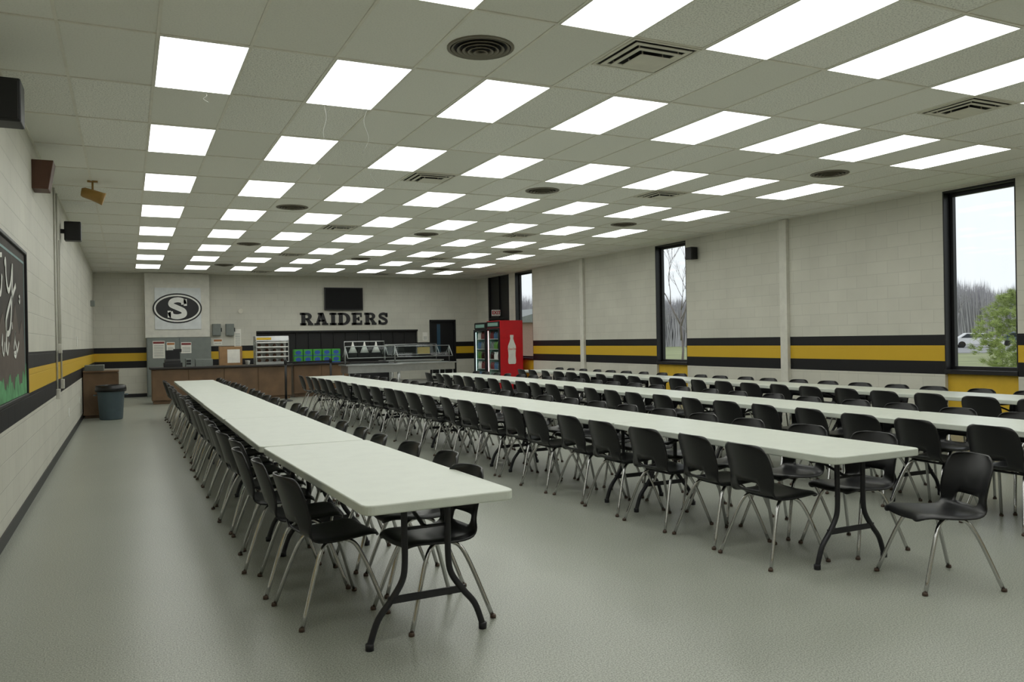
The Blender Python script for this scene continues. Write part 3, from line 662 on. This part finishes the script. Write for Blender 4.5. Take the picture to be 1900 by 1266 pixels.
def speaker(x, y, z, sx, sy, sz, face, label):
    t = thing('wall_speaker', label, 'speaker', (x, y, z))
    obj('speaker_body', G().box(-sx/2, -sy/2, -sz/2, sx/2, sy/2, sz/2).mesh('s', M['black'], .012), t)
    obj('grille', G().box(-sx*.42, -sy/2-.008, -sz*.44, sx*.42, -sy/2, sz*.44).mesh('s', M['dark'], .003), t)
    wx = (XL-x) if face > 0 else (XR-x)
    a, b = (wx, -sx/2) if face > 0 else (sx/2, wx)
    obj('wall_bracket', G().box(a, -.03, -.03, b, .03, .03).mesh('b', M['black']), t)
speaker(-.735, 6.6, 3.19, .2, .24, .30, 1, 'black box loudspeaker bracketed on block wall')
speaker(-.70, 13.6, 3.19, .22, .2, .28, 1, 'small black loudspeaker bracketed on block wall')
speaker(10.88, 13.95, 3.25, .18, .2, .26, -1, 'small black loudspeaker beside tall window')
t = thing('wall_cabinet_speaker', 'brown wooden wall speaker box on block wall', 'speaker', (-.77, 9.75, 3.27))
obj('speaker_body', G().prism([(-.09, -.15), (.06, -.15), (.11, .15), (-.09, .15)], 'xz', -.14, .14).mesh('b', M['brownbox'], .006), t)
obj('grille', G().box(-.06, -.146, -.12, .05, -.14, .12).mesh('b', M['brownbox']), t)
t = thing('spotlight', 'tan can shaped spotlight hung from ceiling', 'spotlight', (-.37, 11.7, 3.42))
obj('lamp_can', G().tube([(-.13, 0, .045), (-.1, 0, .04), (.0, 0, .01), (.1, -.02, -.03), (.13, -.02, -.04)], [.05, .065, .07, .078, .084], 16).mesh('c', M['tan']), t)
obj('bracket', G().tube([(0, 0, .185), (0, 0, .07)], .012).box(-.06, -.03, .175, .06, .03, .192).mesh('b', M['tan']), t)
for y, z0, z1 in ((12.3, .9, 3.6), (13.1, 1.0, 3.0), (12.75, 1.5, 3.6)):
    t = thing('conduit', 'cream painted electrical conduit running up block wall', 'conduit', (XL+.012, y, 0), group='conduits on block wall')
    obj('pipe', G().tube([(0, 0, z0), (0, 0, z1)], .012).mesh('c', M['conduit']), t)
    obj('junction_box', G().box(-.012, -.05, z0-.1, .035, .05, z0+.03).mesh('c', M['conduit'], .006), t)
thing('light_switch_plate', 'cream switch plate on block wall', 'light switch', data=G().box(XL, 17.2, 1.5, XL+.012, 17.32, 1.68).mesh('s', M['white'], .004))
for y in (14.6, 17.8): thing('wall_outlet', 'small cream outlet plate on block wall', 'outlet', data=G().box(XL, y, .38, XL+.012, y+.09, .52).mesh('s', M['white'], .004))
t = thing('wood_cabinet', 'brown wooden storage cabinet against block wall', 'cabinet')
obj('cabinet_body', G().box(XL+.02, 18.9, .06, -.2, 19.7, .95).box(XL+.04, 18.95, 0, -.24, 19.68, .06).mesh('c', M['wood'], .006), t)
obj('cabinet_top', G().box(XL+.02, 18.86, .95, -.17, 19.74, .98).mesh('c', M['wood'], .004), t)
obj('door', G().box(-.2, 18.93, .1, -.18, 19.67, .92).mesh('c', M['wood'], .004), t)
thing('plastic_tray', 'gray plastic bus tray on wooden cabinet', 'tray', data=G().prism([(18.95, .98), (19.4, .98), (19.45, 1.1), (18.9, 1.1)], 'yz', XL+.05, -.45).mesh('t', M['gray'], .006))
t = thing('trash_can', 'gray blue plastic trash can with black liner', 'trash can', (-.32, 18.42, 0))
obj('bin_body', G().lathe([(.2, 0), (.215, .02), (.255, .6), (.27, .61), (.27, .66), (.25, .66), (.245, .58)], 28).mesh('b', M['trash']), t)
obj('liner', G().lathe([(.272, .6), (.285, .57), (.29, .62), (.28, .69), (.25, .70), (.24, .6)], 28).mesh('l', M['liner']), t)
for s in (-1, 1): obj('handle', G().tube([(s*.26, -.06, .5), (s*.31, -.05, .5), (s*.31, .05, .5), (s*.26, .06, .5)], .012).mesh('h', M['trash']), t)

# ------------------------------------------------------------ outdoors
thing('lawn', 'pale winter grass lawn outside windows', 'grass', kind='stuff', data=G().box(11.3, -60, -.4, 300, 300, -.15).mesh('lawn', M['grass']))
def pol(az, r): a = math.radians(az); return (math.sin(a)*r, math.cos(a)*r)
poly = [pol(a, 112) for a in (46, 50, 54, 58, 62, 66)]+[pol(a, 70) for a in (66, 62, 58, 54, 50, 46)]
thing('parking_lot', 'gray asphalt parking lot outside', 'parking lot', data=G().prism(poly, 'xy', -.15, -.1).mesh('pk', M['asphalt']))
def tree(depth, h, thin, m):
    g = G()
    def br(p, d, L, r, k):
        e = p+d*L; g.tube([p, p+d*L*.5+Vector((random.uniform(-.05, .05), random.uniform(-.05, .05), 0))*L, e], [r, r*.8, r*.6], 4)
        if k == 0: return
        for i in range(3 if k > 1 else 4):
            nd = (d+Vector((random.uniform(-1, 1), random.uniform(-1, 1), random.uniform(-.05, .6)))*.62).normalized(); nd.z = max(nd.z, .05); br(e if i else p+d*L*.7, nd, L*random.uniform(.6, .82), r*.58, k-1)
    br(Vector((0, 0, 0)), Vector((0, 0, 1)), h*.28, h*.012*thin, depth); return g.mesh('tree', m)
tm = [tree(6, 8.0, 1, M['barkfar']), tree(6, 8.6, 1, M['barkfar']), tree(6, 7.2, 1, M['barkfar'])]  # far trees take the haze-paled copy of the bark
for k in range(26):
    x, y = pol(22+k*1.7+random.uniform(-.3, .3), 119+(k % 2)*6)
    thing('bare_tree', 'leafless winter tree colored hazy gray at edge of field', 'tree', (x, y, -.15), random.uniform(0, 6), group='bare trees beyond the field', data=tm[k % 3])
thing('bare_tree', 'leafless tree with thin branches near building', 'tree', (22, 29.0, -.15), 1, data=tree(5, 7.5, .7, M['bark']))
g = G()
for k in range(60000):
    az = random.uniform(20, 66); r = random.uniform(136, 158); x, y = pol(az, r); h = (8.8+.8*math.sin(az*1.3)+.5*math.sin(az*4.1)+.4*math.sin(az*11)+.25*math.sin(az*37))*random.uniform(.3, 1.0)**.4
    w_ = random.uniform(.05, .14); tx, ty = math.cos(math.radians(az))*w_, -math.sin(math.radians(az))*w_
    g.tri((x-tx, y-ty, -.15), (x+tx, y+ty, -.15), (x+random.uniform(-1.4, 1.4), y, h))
thing('woodland_thicket', 'dense hazy gray brown winter woodland', 'trees', kind='stuff', data=g.mesh('th', M['thick']))  # distance haze is painted in as a lighter tone
t = thing('pine_tree', 'young light green pine tree outside window', 'tree', (25.2, 16.0, -.15))
obj('trunk', G().tube([(0, 0, 0), (.05, 0, 1.5), (0, 0, 2.9)], [.07, .05, .015], 8).mesh('t', M['bark']), t)
g = G()
for k in range(620):   # rounded needle tufts spread over an egg-shaped crown
    u = random.random(); z = .35+2.5*u; R_ = 1.35*math.sin(math.pi*(.18+.74*u))**.8*(1+.12*math.sin(k*1.7)); a = random.uniform(0, 6.2832); rr = R_*random.uniform(.45, 1)
    c = Vector((rr*math.cos(a), rr*math.sin(a), z)); d = Vector((math.cos(a), math.sin(a), .9)).normalized()
    for q in range(34):
        n_ = (d*.8+Vector((random.uniform(-1, 1), random.uniform(-1, 1), random.uniform(-1, 1)))).normalized(); p = c+Vector((random.uniform(-.06, .06), random.uniform(-.06, .06), random.uniform(-.06, .06)))
        s_ = n_.orthogonal().normalized()*.011; e = p+n_*random.uniform(.10, .19); g.tri(tuple(p-s_), tuple(p+s_), tuple(e))
obj('needle_foliage', g.mesh('n', M['pine']), t)
def car(x, y, rz, body, label):
    t = thing('car', label, 'car', (x, y, -.1), rz, group='parked cars')
    pf = [(-2.2, .3), (2.2, .3), (2.25, .6), (2.1, .85), (1.2, .95), (.6, 1.4), (-1.0, 1.45), (-1.7, .98), (-2.2, .9), (-2.25, .6)]
    obj('car_body', G().prism(pf, 'xz', -.85, .85).mesh('b', body, .06), t)
    obj('side_glass', G().prism([(-1.5, .98), (1.05, .98), (.55, 1.33), (-.95, 1.37)], 'xz', -.87, .87).mesh('g', M['glassdark']), t)
    for px in (-1.4, 1.4):
        for py in (-.8, .8): obj('wheel', G().tube([(px, py-.1, .32), (px, py+.1, .32)], .32, 16).mesh('w', M['tire']), t)
k = 0
for az, r in ((53.4, 96), (55.2, 92), (57.6, 100), (51.0, 106), (59.9, 97), (48.5, 103)):
    x, y = pol(az, r); car(x, y, random.uniform(-.4, .4)-.6, (M['silver'], M['carwhite'], M['carblue'])[k % 3], ('silver', 'white', 'dark blue')[k % 3]+' parked car in the lot'); k += 1
x, y = pol(54.0, 80)
thing('utility_pole', 'thin pole at edge of parking lot', 'pole', (x, y, -.1), data=G().tube([(0, 0, 0), (0, 0, 4.5)], .07).mesh('p', M['bark']))
x, y = pol(27.2, 60)
t = thing('brick_building', 'brown brick outbuilding beyond lawn', 'building', (x, y, -.15))
obj('walls', G().box(-4, -3, 0, 4, 3, 2.8).mesh('b', M['brick']), t); obj('roof', G().prism([(-4.4, 2.8), (4.4, 2.8), (0, 3.9)], 'xz', -3.3, 3.3).mesh('r', M['gray']), t)
